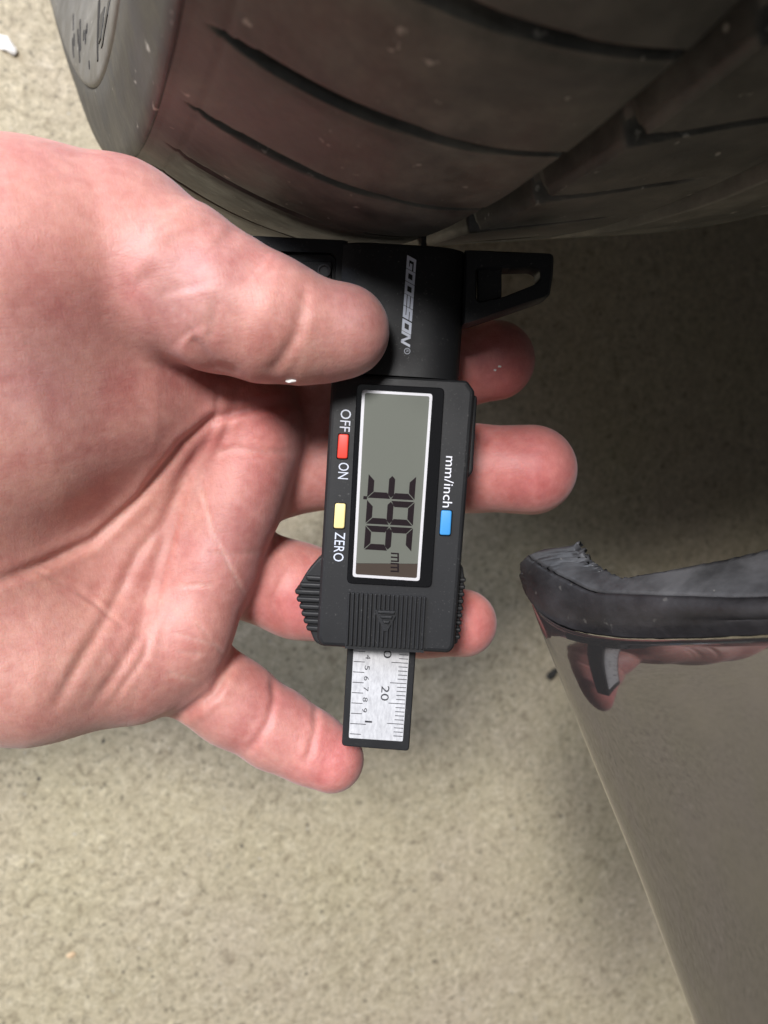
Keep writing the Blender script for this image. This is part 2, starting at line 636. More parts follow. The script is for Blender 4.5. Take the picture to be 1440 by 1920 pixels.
def inset(poly, d):
    P = np.array(poly, float)
    area2 = np.sum(P[:, 0] * np.roll(P[:, 1], -1) - np.roll(P[:, 0], -1) * P[:, 1])
    sg = 1.0 if area2 > 0 else -1.0
    e = np.roll(P, -1, axis=0) - P
    e /= np.linalg.norm(e, axis=1)[:, None] + 1e-12
    nrm = np.column_stack([-e[:, 1], e[:, 0]]) * sg
    n0 = np.roll(nrm, 1, axis=0)
    m = n0 + nrm
    m /= (1 + (n0 * nrm).sum(1))[:, None].clip(0.35)
    return P + m * d


def prism(poly, w0, w1, bev=0.0, seg=2, bm=None):
    own = bm or bmesh.new()
    levels = [(poly, w0)]
    if bev > 0:
        for i in range(seg + 2):
            t = i / (seg + 1) * math.pi / 2
            levels.append((inset(poly, bev * (1 - math.cos(t))), w1 - bev * (1 - math.sin(t))))
    else:
        levels.append((poly, w1))
    rings = [[own.verts.new((p[0], p[1], w)) for p in pl] for pl, w in levels]
    own.faces.new(rings[0][::-1])
    own.faces.new(rings[-1])
    n = len(poly)
    for ra_, rb_ in zip(rings, rings[1:]):
        for i in range(n):
            own.faces.new((ra_[i], ra_[(i + 1) % n], rb_[(i + 1) % n], rb_[i]))
    return own


def pxpoly(pts, w):
    return [g2(x, y, w) for x, y in pts]


# --- stem with scale
HB = 6.0     # body face height
st_poly = pxpoly([(656, 1130), (786, 1135), (767, 1409), (640.5, 1399)], 0)
gpart('stem', prism(round_poly(st_poly, [0, 0, 1.0, 1.0]), -4.2, 0, 0.35), M_PLAST)
pl_poly = pxpoly([(663.5, 1205), (768.5, 1209), (755, 1390), (654, 1383.3)], 0.0)
plate = gpart('scale_plate', prism(round_poly(pl_poly, 0.3, 2), -0.5, 0.06), M_SCALE)
b0 = g2(662.3, 1230, 0); b1 = g2(654.2, 1380, 0)
r0 = g2(766.8, 1230, 0); r1 = g2(755.6, 1380, 0)


def edge_u(e0, e1, v):
    t = (v - e0[1]) / (e1[1] - e0[1])
    return e0[0] + (e1[0] - e0[0]) * t


v_ref = g2(760, 1200 + 785 / 6.545, 0)[1]
bmt = bmesh.new()
for i in range(-12, 9):
    v = v_ref - i * 1.0
    if v > g2(700, 1215, 0)[1]:
        continue
    L = 3.95 if i % 5 == 0 else 2.2
    ue = edge_u(r0, r1, v) - 0.12
    prism([(ue - L, v - 0.085), (ue, v - 0.085), (ue, v + 0.085), (ue - L, v + 0.085)], 0.05, 0.085, bm=bmt)
v_in = g2(655, 1200 + 1022 / 6.545, 0)[1]
for i in range(-7, 2):
    v = v_in - i * 2.54
    if v > g2(700, 1215, 0)[1]:
        continue
    L = 3.8 if i == 0 else 2.7
    ue = edge_u(b0, b1, v) + 0.15
    prism([(ue, v - 0.085), (ue + L, v - 0.085), (ue + L, v + 0.085), (ue, v + 0.085)], 0.05, 0.085, bm=bmt)
gpart('tick_marks', bmt, M_BLACKINK, plate)


def text_mesh(txt):
    cu = bpy.data.curves.new('t', 'FONT')
    cu.body = txt
    cu.size = 1.0
    cu.resolution_u = 3
    o = bpy.data.objects.new('t', cu)
    COL.objects.link(o)
    dg = bpy.context.evaluated_depsgraph_get()
    me = bpy.data.meshes.new_from_object(o.evaluated_get(dg))
    bpy.data.objects.remove(o)
    bpy.data.curves.remove(cu)
    return me


def gtext(name, txt, p0, p1, height, w, mat, parent=None, bold=0.0):
    """text reading along p0->p1 (gauge u,v), cap height mm to the reading-up side (towards +u)"""
    me = text_mesh(txt)
    n = len(me.vertices)
    co = np.empty(n * 3, np.float32); me.vertices.foreach_get('co', co); co = co.reshape(-1, 3)
    x0, x1 = co[:, 0].min(), co[:, 0].max()
    y0, y1 = 0.0, max(co[:, 1].max(), 1e-3)
    d = np.array(p1) - np.array(p0); L = np.linalg.norm(d); d /= L
    up = np.array([-d[1], d[0]])
    X = (co[:, 0] - x0) / (x1 - x0) * L
    Y = (co[:, 1] - y0) / (y1 - y0) * height
    uv = np.array(p0)[None] + X[:, None] * d[None] + Y[:, None] * up[None]
    out = np.column_stack([uv, np.full(n, w)]) * 0.001
    me.vertices.foreach_set('co', out.astype(np.float32).ravel())
    me.update()
    return link_mesh(name, me, mat, parent or gauge, False, local=True)


def pxtext(name, txt, xb, y0, y1, hpx, w, mat, parent=None, slope=0.07):
    """text running down the picture, baseline at pixel column xb (at y0), cap height hpx to the right"""
    p0 = g2(xb, y0, w)
    p1 = g2(xb - slope * (y1 - y0), y1, w)
    return gtext(name, txt, p0, p1, hpx / 7.9, w, mat, parent)


Z3 = 6.545
for ch, yc, xc in (('4', 207, 562), ('5', 340, 552), ('6', 470, 543), ('7', 600, 536), ('8', 730, 527), ('9', 860, 519), ('1', 1000, 552)):
    x = 600 + xc / Z3; y = 1200 + yc / Z3
    big = ch == '1'
    hh = 13.5 if big else 9.2
    ll = 3.4 if big else 8.2
    pxtext('numeral', ch, x, y - ll / 2, y + ll / 2, hh, 0.075, M_BLACKINK, plate)
pxtext('numeral', '20', 600 + 757 / Z3, 1200 + 560 / Z3, 1200 + 742 / Z3, 15, 0.075, M_BLACKINK, plate)
pxtext('numeral', '10', 600 + 790 / Z3, 1200 + 45 / Z3, 1200 + 222 / Z3, 15, 0.075, M_BLACKINK, plate)

# --- centre block with the brand and the two wings of the foot
BL, BR = 644, 879
nu = 28
blk = bmesh.new()
top_y = lambda x: 447 + (x - 500) * 0.0545
bot_y = lambda x: 700 + (x - 640) * 0.06
rows = []
for i in range(nu + 1):
    t = i / nu
    xt = BL + (BR - BL) * t
    xb = xt - 16
    # rounded shoulders: strong on the right, softer on the left
    h = 5.0
    if t > 0.62: h -= 6.6 * (1 - math.sqrt(max(0, 1 - ((t - 0.62) / 0.38)**2.6)))
    if t < 0.22: h -= 2.0 * ((0.22 - t) / 0.22)**2.2
    pt = g2(xt, top_y(xt), 3.0); pb = g2(xb, bot_y(xb), 3.0)
    rows.append([(pt[0], pt[1], -7.0), (pt[0], pt[1], h - 0.9), (pt[0], pt[1] - 0.35, h - 0.15), (pt[0], pt[1] - 0.9, h),
                 (pb[0], pb[1], h), (pb[0], pb[1], -7.0)])
vs = [[blk.verts.new(p) for p in r] for r in rows]
for i in range(nu):
    for j in range(5):
        blk.faces.new((vs[i][j], vs[i + 1][j], vs[i + 1][j + 1], vs[i][j + 1]))
    blk.faces.new((vs[i][5], vs[i + 1][5], vs[i + 1][0], vs[i][0]))
blk.faces.new([v for v in vs[0]][::-1])
blk.faces.new([v for v in vs[-1]])
block = gpart('slide_block', blk, M_PLAST)
for p in block.data.polygons: p.use_smooth = True
block.data.set_sharp_from_angle(angle=math.radians(38))

# letters on the block
LZ = 698 / 80.0


def lp(yz, b):
    return g2(740 + (205 - 0.0730 * (yz - 155) + b * 150) / LZ, 460 + (yz + b * 82) / LZ, 5.0)


def block_w(x):
    return 5.0


bml = bmesh.new()


def lstroke(y0, y1, quad):
    """quad: list of (a, b) in the letter cell"""
    pts = [lp(y0 + (y1 - y0) * a, b) for a, b in quad]
    prism(pts, 4.9, 5.07, bm=bml)


def lbox(y0, y1, a0, a1, b0_, b1_):
    lstroke(y0, y1, [(a0, b0_), (a1, b0_), (a1, b1_), (a0, b1_)])


# G
c = (158, 368)
lbox(*c, 0, 0.28, 0, 1); lbox(*c, 0.28, 1, 0, 0.27); lbox(*c, 0.28, 1.0, 0.76, 1); lbox(*c, 0.78, 1, 0.27, 0.62); lbox(*c, 0.5, 0.78, 0.36, 0.62)
for c in ((378, 572), (582, 778), (1192, 1384)):        # O D O
    lbox(*c, 0, 0.27, 0, 1); lbox(*c, 0.73, 1, 0, 1); lbox(*c, 0.27, 0.73, 0, 0.27); lbox(*c, 0.27, 0.73, 0.73, 1)
c = (786, 970)                                          # E
lbox(*c, 0, 1, 0, 0.28); lbox(*c, 0, 1, 0.36, 0.64); lbox(*c, 0, 1, 0.72, 1)
c = (980, 1168)                                         # S
lbox(*c, 0, 1, 0, 0.28); lbox(*c, 0, 1, 0.36, 0.64); lbox(*c, 0, 1, 0.72, 1); lbox(*c, 0.72, 1, 0.28, 0.36); lbox(*c, 0, 0.28, 0.64, 0.72)
c = (1392, 1600)                                        # N
lstroke(*c, [(0, 0), (0.22, 0), (0.22, 1.0), (0, 1.0)])
lstroke(*c, [(0.05, 1.0), (0.25, 1.0), (0.92, 0.0), (0.72, 0.0)])
lstroke(*c, [(0.72, 0), (0.94, 0), (0.94, 1.0), (0.74, 1.0)])
gpart('brand_lettering', bml, M_WHITEINK, block)
bmr = bmesh.new()
cc = g2(740 + 205 / LZ, 460 + 1730 / LZ, 5.0)
n = 20
ro, ri = 0.72, 0.55
for i in range(n):
    t0_, t1_ = 2 * math.pi * i / n, 2 * math.pi * (i + 1) / n
    prism([(cc[0] + ri * math.cos(t0_), cc[1] + ri * math.sin(t0_)), (cc[0] + ro * math.cos(t0_), cc[1] + ro * math.sin(t0_)),
           (cc[0] + ro * math.cos(t1_), cc[1] + ro * math.sin(t1_)), (cc[0] + ri * math.cos(t1_), cc[1] + ri * math.sin(t1_))], 4.9, 5.06, bm=bmr)
gpart('registered_mark', bmr, M_GREYINK, block)
gtext('registered_mark', 'R', (cc[0] - 0.3, cc[1] + 0.3), (cc[0] - 0.3, cc[1] - 0.3), 0.62, 5.06, M_GREYINK, block)

# right wing: ring with a tapering window and a recessed ledge
WT = 2.2
outer = pxpoly([(872, 467), (1040, 474), (1038, 515), (1032, 553), (1022, 559), (950, 584), (868, 611)], WT)
inner = pxpoly([(894, 503), (1000, 500), (1012, 506), (1014, 522), (1003, 533), (945, 556), (899, 567), (893, 560)], WT)
outer = round_poly(outer, [0, 1.2, 0, 1.5, 1.5, 0, 0])
inner = round_poly(inner, 0.8)


def resample(poly, n, start):
    P = np.array(poly); P2 = np.vstack([P, P[:1]])
    d = np.r_[0, np.cumsum(np.linalg.norm(np.diff(P2, axis=0), axis=1))]
    t = np.linspace(0, d[-1], n, endpoint=False)
    out = np.column_stack([np.interp(t, d, P2[:, 0]), np.interp(t, d, P2[:, 1])])
    c = np.mean(P, axis=0)
    return out


def by_angle(poly, c, n=96):
    """boundary points of a star-shaped polygon at even angles from c"""
    P = np.array(poly); out = []
    for i in range(n):
        a = 2 * math.pi * i / n
        d = np.array([math.cos(a), math.sin(a)])
        best = None
        for j in range(len(P)):
            p, q = P[j], P[(j + 1) % len(P)]
            e = q - p
            den = d[0] * (-e[1]) + d[1] * e[0]
            if abs(den) < 1e-12: continue
            r_ = p - c
            t = (r_[0] * (-e[1]) + r_[1] * e[0]) / den
            s = (d[0] * r_[1] - d[1] * r_[0]) / den
            if t > 0 and -1e-6 <= s <= 1 + 1e-6 and (best is None or t > best): best = t
        out.append(c + d * best)
    return np.array(out)


cen = g2(950, 527, WT)
NA = 120
oa = by_angle(outer, cen, NA); ia = by_angle(inner, cen, NA)
mid_o = oa + (cen - oa) / np.linalg.norm(cen - oa, axis=1)[:, None] * 0.55
mid_i = ia + (ia - cen) / np.linalg.norm(ia - cen, axis=1)[:, None] * 0.35
bw = bmesh.new()
rings = []
for ring, w in ((oa, -4.5), (oa, WT - 0.7), (mid_o, WT), (mid_i, WT), (ia, WT - 0.4), (ia, -4.5)):
    rings.append([bw.verts.new((p[0], p[1], w)) for p in ring])
for a_, b_ in zip(rings, rings[1:] + rings[:1]):
    for i in range(NA):
        j = (i + 1) % NA
        bw.faces.new((a_[i], a_[j], b_[j], b_[i]))
wing = gpart('foot_wing', bw, M_PLAST2, None)
for p in wing.data.polygons: p.use_smooth = True
wing.data.set_sharp_from_angle(angle=math.radians(40))
gpart('foot_wing_ledge', prism(round_poly(pxpoly([(896, 501), (941, 502), (941, 557), (897, 567)], 0.4), 0.3, 2), -3.5, 0.2, 0.2), M_PLAST2, wing)
# left wing with pocket and rivet
lw_out = pxpoly([(470, 441), (652, 450), (648, 560), (470, 530)], WT)
pk = pxpoly([(500, 470), (622, 474), (630, 482), (628, 548), (500, 545)], WT)
lo = by_angle(lw_out, g2(560, 505, WT), NA)
li = by_angle(round_poly(pk, 0.7), g2(560, 505, WT), NA)
bw = bmesh.new()
rings = []
for ring, w in ((lo, -4.5), (lo, WT - 0.3), (lo + (g2(560, 505, WT) - lo) * 0.02, WT), (li, WT), (li + (g2(560, 505, WT) - li) * 0.03, WT - 1.6)):
    rings.append([bw.verts.new((p[0], p[1], w)) for p in ring])
for a_, b_ in zip(rings, rings[1:]):
    for i in range(NA):
        j = (i + 1) % NA
        bw.faces.new((a_[i], a_[j], b_[j], b_[i]))
bw.faces.new(rings[-1])
bw.faces.new(rings[0][::-1])
wing2 = gpart('foot_wing', bw, M_PLAST2, None)
gpart('pocket_ledge', prism(round_poly(pxpoly([(505, 488), (623, 489), (620, 545), (505, 542)], 1.2), 0.5, 2), 0.2, 1.3, 0.3), M_PLAST2, wing2)
rc = g2(608, 508, 1.5)
bmv = bmesh.new()
rr_ = [bmv.verts.new((rc[0] + 1.55 * math.cos(t), rc[1] + 1.55 * math.sin(t), 1.2)) for t in np.linspace(0, 2 * math.pi, 24, endpoint=False)]
r2_ = [bmv.verts.new((rc[0] + 1.5 * math.cos(t), rc[1] + 1.5 * math.sin(t), 1.9)) for t in np.linspace(0, 2 * math.pi, 24, endpoint=False)]
r3_ = [bmv.verts.new((rc[0] + 1.15 * math.cos(t), rc[1] + 1.15 * math.sin(t), 1.95)) for t in np.linspace(0, 2 * math.pi, 24, endpoint=False)]
r4_ = [bmv.verts.new((rc[0] + 1.0 * math.cos(t), rc[1] + 1.0 * math.sin(t), 1.6)) for t in np.linspace(0, 2 * math.pi, 24, endpoint=False)]
for a_, b_ in ((rr_, r2_), (r2_, r3_), (r3_, r4_)):
    for i in range(24):
        bmv.faces.new((a_[i], a_[(i + 1) % 24], b_[(i + 1) % 24], b_[i]))
bmv.faces.new(r4_)
gpart('rivet', bmv, M_STEEL, wing2)
# probe pin that reaches into the groove
gpart('probe_pin', prism(pxpoly([(790, 430), (800, 430), (799, 470), (789, 470)], -1.0), -2.0, -0.8, 0.2), M_STEEL)

# --- body housing
body_px = [(622, 700), (876, 714), (890, 734), (852, 1213), (842, 1224), (602, 1211), (594, 1196)]
bp = round_poly(pxpoly(body_px, HB - 1.0), [1.2, 0.6, 0.6, 0.8, 0.8, 0.8, 0.8])
housing = gpart('body_housing', prism(bp, -7.2, HB, 1.15, 2), M_PLAST)
# raised step on the right flank
gpart('flank_step', prism(round_poly(pxpoly([(880, 738), (894, 744), (886, 884), (876, 897), (866, 897)], 2.0), 0.5, 3), -6.5, 3.2, 0.6), M_PLAST, housing)
# lower end bevel strip that catches the light is part of the housing's bevel

# window
bz = round_poly(pxpoly([(669, 719), (834, 727.5), (809.5, 1102.5), (650, 1094)], HB), 1.3)
bezel = gpart('display_bezel', prism(bz, HB - 0.4, HB + 0.12, 0.1), M_GLOSS)
fr_o = [(679, 731), (811, 738.5), (786.5, 1089.5), (661, 1081.5)]
fr_i = [(684.5, 736.5), (805.5, 743.2), (781.5, 1084), (666.5, 1076.8)]
o4 = round_poly(pxpoly(fr_o, HB + 0.15), 0.7); i4 = round_poly(pxpoly(fr_i, HB + 0.15), 0.45)
bmf = bmesh.new()
v1 = [bmf.verts.new((p[0], p[1], HB + 0.2)) for p in o4]
v2 = [bmf.verts.new((p[0], p[1], HB + 0.2)) for p in i4]
v3 = [bmf.verts.new((p[0], p[1], HB + 0.1)) for p in o4]
v4 = [bmf.verts.new((p[0], p[1], HB + 0.1)) for p in i4]
nn = len(o4)
for i in range(nn):
    j = (i + 1) % nn
    bmf.faces.new((v1[i], v1[j], v2[j], v2[i]))
    bmf.faces.new((v3[i], v3[j], v1[j], v1[i]))
    bmf.faces.new((v2[i], v2[j], v4[j], v4[i]))
gpart('display_frame', bmf, M_FRAME, bezel)
lcd = gpart('lcd_screen', prism(round_poly(pxpoly([(682, 734), (808, 741), (785.2, 1057), (668, 1056)], HB + 0.13), 0.3), HB + 0.08, HB + 0.14), M_LCD, bezel)
gpart('lcd_edge', prism(pxpoly([(668.3, 1056.4), (785.2, 1057.4), (784, 1086.5), (664.5, 1079)], HB + 0.13), HB + 0.08, HB + 0.135), M_LCDEDGE, bezel)
# glass pane over the window
pane = round_poly(pxpoly([(671, 721), (832, 729.5), (807.5, 1100.5), (652, 1092)], HB + 0.5), 1.2)
bmg = bmesh.new()
bmg.faces.new([bmg.verts.new((p[0], p[1], HB + 0.5)) for p in pane])
gpart('window_pane', bmg, M_GLASS, bezel)


# seven segment digits: text frame, a = reading (down), b = up (right)
def seg_digit(y0, on):
    ws = HB + 0.16
    p00 = g2(691.5 - 0.062 * (y0 - 889), y0 - 2, ws)          # reading start, foot of the digit
    pu = g2(780.5 - 0.062 * (y0 - 889), y0 + 5 - 2, ws)       # reading start, head of the digit
    pr = g2(691.5 - 0.062 * (y0 - 889) - 3.2, y0 + 43, ws)    # reading end, foot
    eb = pu - p00; ea = pr - p00
    H = np.linalg.norm(eb); Wd = np.linalg.norm(ea)
    eb = eb / H; ea = ea / Wd
    th = 1.38
    g = 0.13
    bm = bmesh.new()

    def pp(a, b): return p00 + ea * a + eb * b

    def horiz(bc, kind):     # bar along the reading direction
        a0, a1_ = g, Wd - g
        if kind == 'D': pts = [(a0, 0), (a1_, 0), (a1_ - th, th), (a0 + th, th)]
        elif kind == 'A': pts = [(a0 + th, H - th), (a1_ - th, H - th), (a1_, H), (a0, H)]
        else: pts = [(a0 + 0.1, H / 2), (a0 + th * .6, H / 2 - th / 2), (a1_ - th * .6, H / 2 - th / 2), (a1_ - 0.1, H / 2), (a1_ - th * .6, H / 2 + th / 2), (a0 + th * .6, H / 2 + th / 2)]
        prism([pp(*p) for p in pts], ws - 0.01, ws + 0.03, bm=bm)

    def vert(side, half):
        b0_, b1_ = (g, H / 2 - g) if half == 0 else (H / 2 + g, H - g)
        lo, hi = (th, th * 0.55) if half == 0 else (th * 0.55, th)
        if side == 0: pts = [(0, b0_), (th, b0_ + lo), (th, b1_ - hi), (0 if half else 0.0, b1_)]
        else: pts = [(Wd, b0_), (Wd, b1_), (Wd - th, b1_ - hi), (Wd - th, b0_ + lo)]
        prism([pp(*p) for p in pts], ws - 0.01, ws + 0.03, bm=bm)
    for s in on:
        if s in 'ADG': horiz(0, s)
        if s == 'F': vert(0, 1)
        if s == 'E': vert(0, 0)
        if s == 'B': vert(1, 1)
        if s == 'C': vert(1, 0)
    return gpart('lcd_digit', bm, M_SEG, lcd)


seg_digit(890, 'ABCDG')
seg_digit(938.5, 'ABCDFG')
seg_digit(987, 'ACDEFG')
gpart('lcd_decimal_point', prism(pxpoly([(681.5, 930), (688.5, 930.4), (688, 936.4), (681, 936)], HB + 0.16), HB + 0.15, HB + 0.19), M_SEG, lcd)
bm_mm = bmesh.new()
for y0 in (1036, 1055):
    for k in range(3):
        prism(pxpoly([(733 - (y0 - 1036) * .03, y0 + k * 7.2), (748, y0 + k * 7.2 + 1), (748, y0 + k * 7.2 + 3.6), (733 - (y0 - 1036) * .03, y0 + k * 7.2 + 2.8)], HB + 0.16), HB + 0.15, HB + 0.19, bm=bm_mm)
    prism(pxpoly([(745, y0 + .8), (748, y0 + 1), (748, y0 + 16), (745, y0 + 16)], HB + 0.16), HB + 0.148, HB + 0.192, bm=bm_mm)
gpart('lcd_unit_mark', bm_mm, M_SEG, lcd)


# buttons
def button(name, cx, cy, wpx, hpx, mat):
    q = [(cx - wpx / 2 + 1.7, cy - hpx / 2), (cx + wpx / 2 + 1.2, cy - hpx / 2 + 1), (cx + wpx / 2 - 1.7, cy + hpx / 2 + .6), (cx - wpx / 2 - 1.2, cy + hpx / 2)]
    well = [(cx + (x - cx) * 1.14, cy + (y - cy) * 1.07) for x, y in q]
    gpart('button_well', prism(round_poly(pxpoly(well, HB), 0.55, 3), HB - 0.5, HB + 0.03), M_GLOSS, housing)
    return gpart(name, prism(round_poly(pxpoly(q, HB + 0.7), 0.5, 3), HB - 1, HB + 0.75, 0.28, 3), mat, housing, True)


for b_ in (button('power_button', 643, 836.5, 20, 46, M_RED), button('zero_button', 637, 967, 20.5, 47, M_YEL), button('unit_button', 836, 980, 20.5, 46.5, M_BLUE)):
    b_.data.set_sharp_from_angle(angle=math.radians(50))
HT = HB + 0.03
pxtext('button_label', 'OFF', 639.5, 767, 808.5, 18.5, HT, M_WHITEINK, housing)
pxtext('button_label', 'ON', 635.5, 867, 897.5, 18.5, HT, M_WHITEINK, housing)
pxtext('button_label', 'ZERO', 628.5, 997.5, 1052, 18.5, HT, M_WHITEINK, housing)
pxtext('button_label', 'mm/inch', 836.5, 855, 951, 17.0, HT, M_FRAME, housing)

# battery cover with ribs and arrow
cov = pxpoly([(651, 1106), (801, 1114.5), (794.5, 1224), (646.5, 1216)], HB)
cover = gpart('battery_cover', prism(cov, HB - 1.0, HB + 0.04), M_PLAST2)
bmb = bmesh.new()
NR = 18
A, B, C_, D = [np.array(p) for p in cov]
for i in range(NR):
    t0_ = (i + 0.2) / NR; t1_ = (i + 0.7) / NR
    tl, tr = A + (B - A) * t0_, A + (B - A) * t1_
    bl, br = D + (C_ - D) * t0_, D + (C_ - D) * t1_
    k0, k1 = 0.035, 0.93
    p0, p1 = tl + (bl - tl) * k0, tr + (br - tr) * k0
    p3, p2 = tl + (bl - tl) * k1, tr + (br - tr) * k1
    prism([p3, p2, p1, p0], HB - 0.1, HB + 0.85, 0.16, 1, bm=bmb)
gpart('cover_ribs', bmb, M_PLAST2, cover)
bma = bmesh.new()
prism(pxpoly([(704, 1143), (744, 1145), (743, 1153), (726, 1183), (720, 1183), (705, 1151)], HB + 0.6), HB, HB + 0.9, 0.0, bm=bma)
for f_ in range(3):
    y = 1144 + f_ * 9.0
    hw = 17 - f_ * 5.0
    prism(pxpoly([(724 - hw - f_ * .4, y), (724 + hw - f_ * .4, y + 1.8), (724 + hw - 2, y + 7), (724 - hw + 2, y + 5.5)], HB + 0.9), HB + 0.3, HB + 1.5, 0.16, 1, bm=bma)
gpart('cover_arrow', bma, M_PLAST2, cover)

# thumb grips on both flanks: ridges
ridge_y = [1077.5, 1091, 1104, 1118, 1131.5, 1145, 1158.5, 1172]
ridge_x = [572, 561, 552, 555, 560, 564, 568, 573]
core = pxpoly([(612, 1038), (597, 1047), (575, 1072), (562, 1095), (560, 1118), (568, 1142), (580, 1180), (590, 1204), (606, 1213)], 1.5)
gpart('grip_core', prism(round_poly(core, 0.8, 3), -5.5, 1.6, 0.5), M_PLAST, housing)
for y, x in zip(ridge_y, ridge_x):
    pr_ = pxpoly([(x, y + 1), (605, y + 3), (605, y + 13.2), (x + 2, y + 11.2)], 2.4)
    gpart('grip_ridge', prism(round_poly(pr_, [0.7, 0, 0, 0.7], 3), -5.0, 2.5, 0.45, 2), M_PLAST, housing)
core2 = pxpoly([(852, 1050), (868, 1062), (871, 1085), (868, 1110), (858, 1206), (845, 1212)], 1.5)
gpart('grip_core', prism(round_poly(core2, 0.5, 3), -5.5, 1.6, 0.4), M_PLAST, housing)
for i in range(9):
    y = 1084 + i * 13.4
    x = 874.0 - (i * 1.3)
    pr_ = pxpoly([(848, y - 1), (x, y), (x - .6, y + 8.2), (848, y + 7.2)], 2.2)
    gpart('grip_ridge', prism(round_poly(pr_, [0, 0.6, 0.6, 0], 3), -5.0, 2.3, 0.4, 2), M_PLAST, housing)


# ------------------------------------------------------------------ implicit surfaces -> mesh (for the hand)
def seg_dist(p, a, b, ra, rb):
    ab = b - a
    L2 = float(ab @ ab) + 1e-9
    ap = p - a
    t = np.clip((ap @ ab) / L2, 0, 1)
    q = ap - t[:, None] * ab
    return np.sqrt((q * q).sum(1)) - (ra + (rb - ra) * t)


def smin(a, b, k):
    h = np.clip(0.5 + 0.5 * (b - a) / k, 0, 1)
    return b + (a - b) * h - k * h * (1 - h)


def chain(p, pts, k):
    d = None
    for (p0, r0_), (p1, r1_) in zip(pts, pts[1:]):
        e = seg_dist(p, p0, p1, r0_, r1_)
        d = e if d is None else smin(d, e, k)
    return d


def ell(p, c, r, rotz=0.0):
    q = p - c
    if rotz:
        ca, sa = math.cos(rotz), math.sin(rotz)
        q = np.column_stack([q[:, 0] * ca + q[:, 1] * sa, -q[:, 0] * sa + q[:, 1] * ca, q[:, 2]])
    r = np.array(r, np.float32)
    k0 = np.sqrt(((q / r)**2).sum(1))
    k1 = np.sqrt(((q / (r * r))**2).sum(1)) + 1e-9
    return k0 * (k0 - 1) / k1


def J(*rows):
    return [(P3(x, y, d).astype(np.float32), r) for x, y, d, r in rows]


INDEX = J((455, 815, 205, 13.0), (610, 762, 210, 12.0), (730, 715, 210, 11.2), (850, 688, 208, 10.8), (928, 676, 206, 10.6))
MIDDLE = J((445, 905, 206, 13.0), (600, 872, 211, 11.6), (740, 872, 212, 12.0), (880, 878, 211, 11.6), (996, 881, 209, 12.2))
RING = J((400, 1050, 204, 12.5), (560, 1108, 208, 12.4), (690, 1140, 210, 11.2), (790, 1160, 209, 10.0), (868, 1168, 208, 9.1))
PINKY = J((320, 1235, 196, 12.0), (440, 1318, 199, 10.8), (520, 1368, 200, 10.0), (580, 1400, 200, 9.0), (622, 1424, 199, 8.3))
THUMB = J((215, 480, 166, 19.5), (330, 525, 163, 16.2), (410, 565, 162, 14.6), (500, 598, 162, 13.2), (570, 618, 163.5, 11.4), (610, 624, 164.5, 10.0), (643, 621, 165.0, 10.0))
THMETA = J((-160, 560, 158, 24.0), (40, 505, 162, 24.5), (215, 480, 166, 20.0))
THENAR = J((-160, 800, 163, 22.0), (60, 770, 172, 22.5), (230, 735, 180.5, 18.5), (335, 735, 189, 14.5))
WEB = J((330, 730, 190, 14.0), (450, 770, 197, 13.0), (480, 830, 200, 12.0))
METAS = [J((-160, 780, 180, 18), (455, 815, 200, 14.0)),
         J((-160, 900, 180, 19), (440, 920, 200, 14.0)),
         J((-160, 1030, 180, 19), (395, 1060, 199, 13.5)),
         J((-160, 1150, 178, 19), (320, 1215, 195, 13.0))]
HYPO = J((-160, 1230, 168, 19), (60, 1245, 176, 17), (240, 1245, 186, 14.5))
PADS = [(P3(470, 800, 191).astype(np.float32), 10.5), (P3(462, 880, 191).astype(np.float32), 10.8), (P3(435, 960, 191).astype(np.float32), 11.2),
        (P3(400, 1060, 190).astype(np.float32), 11.0), (P3(365, 1150, 189).astype(np.float32), 10.6), (P3(340, 1210, 188).astype(np.float32), 10.2)]
FORE = [(P3(-160, 760, 172).astype(np.float32), 27.0), (P3(-160, 760, 172).astype(np.float32) + np.array([-60, -6, 26], np.float32), 26.0),
        (P3(-160, 760, 172).astype(np.float32) + np.array([-150, -16, 66], np.float32), 32.0)]
FORE2 = [(P3(-160, 1060, 172).astype(np.float32), 25.0), (P3(-160, 1060, 172).astype(np.float32) + np.array([-60, 10, 26], np.float32), 25.0),
         (P3(-160, 1060, 172).astype(np.float32) + np.array([-150, 14, 66], np.float32), 30.0)]


def hand_sdf(p):
    palm = None
    for m_ in METAS:
        e = chain(p, m_, 4)
        palm = e if palm is None else smin(palm, e, 8)
    palm = smin(palm, chain(p, HYPO, 6), 9)
    pads = None
    for c_, r_ in PADS:
        e = np.sqrt(((p - c_)**2).sum(1)) - r_
        pads = e if pads is None else smin(pads, e, 6)
    palm = smin(palm, pads, 5)
    palm = smin(palm, chain(p, WEB, 6), 6)
    th = smin(chain(p, THENAR, 8), chain(p, THMETA, 8), 14)
    palm = smin(palm, th, 9)
    palm = smin(palm, smin(chain(p, FORE, 12), chain(p, FORE2, 12), 24), 16)
    fing = None
    for f_ in (INDEX, MIDDLE, RING, PINKY):
        e = chain(p, f_, 3.0)
        fing = e if fing is None else smin(fing, e, 1.5)
    d = smin(palm, fing, 3.0)
    tb = chain(p, THUMB, 2)
    d = smin(d, tb, 3.0)
    return d


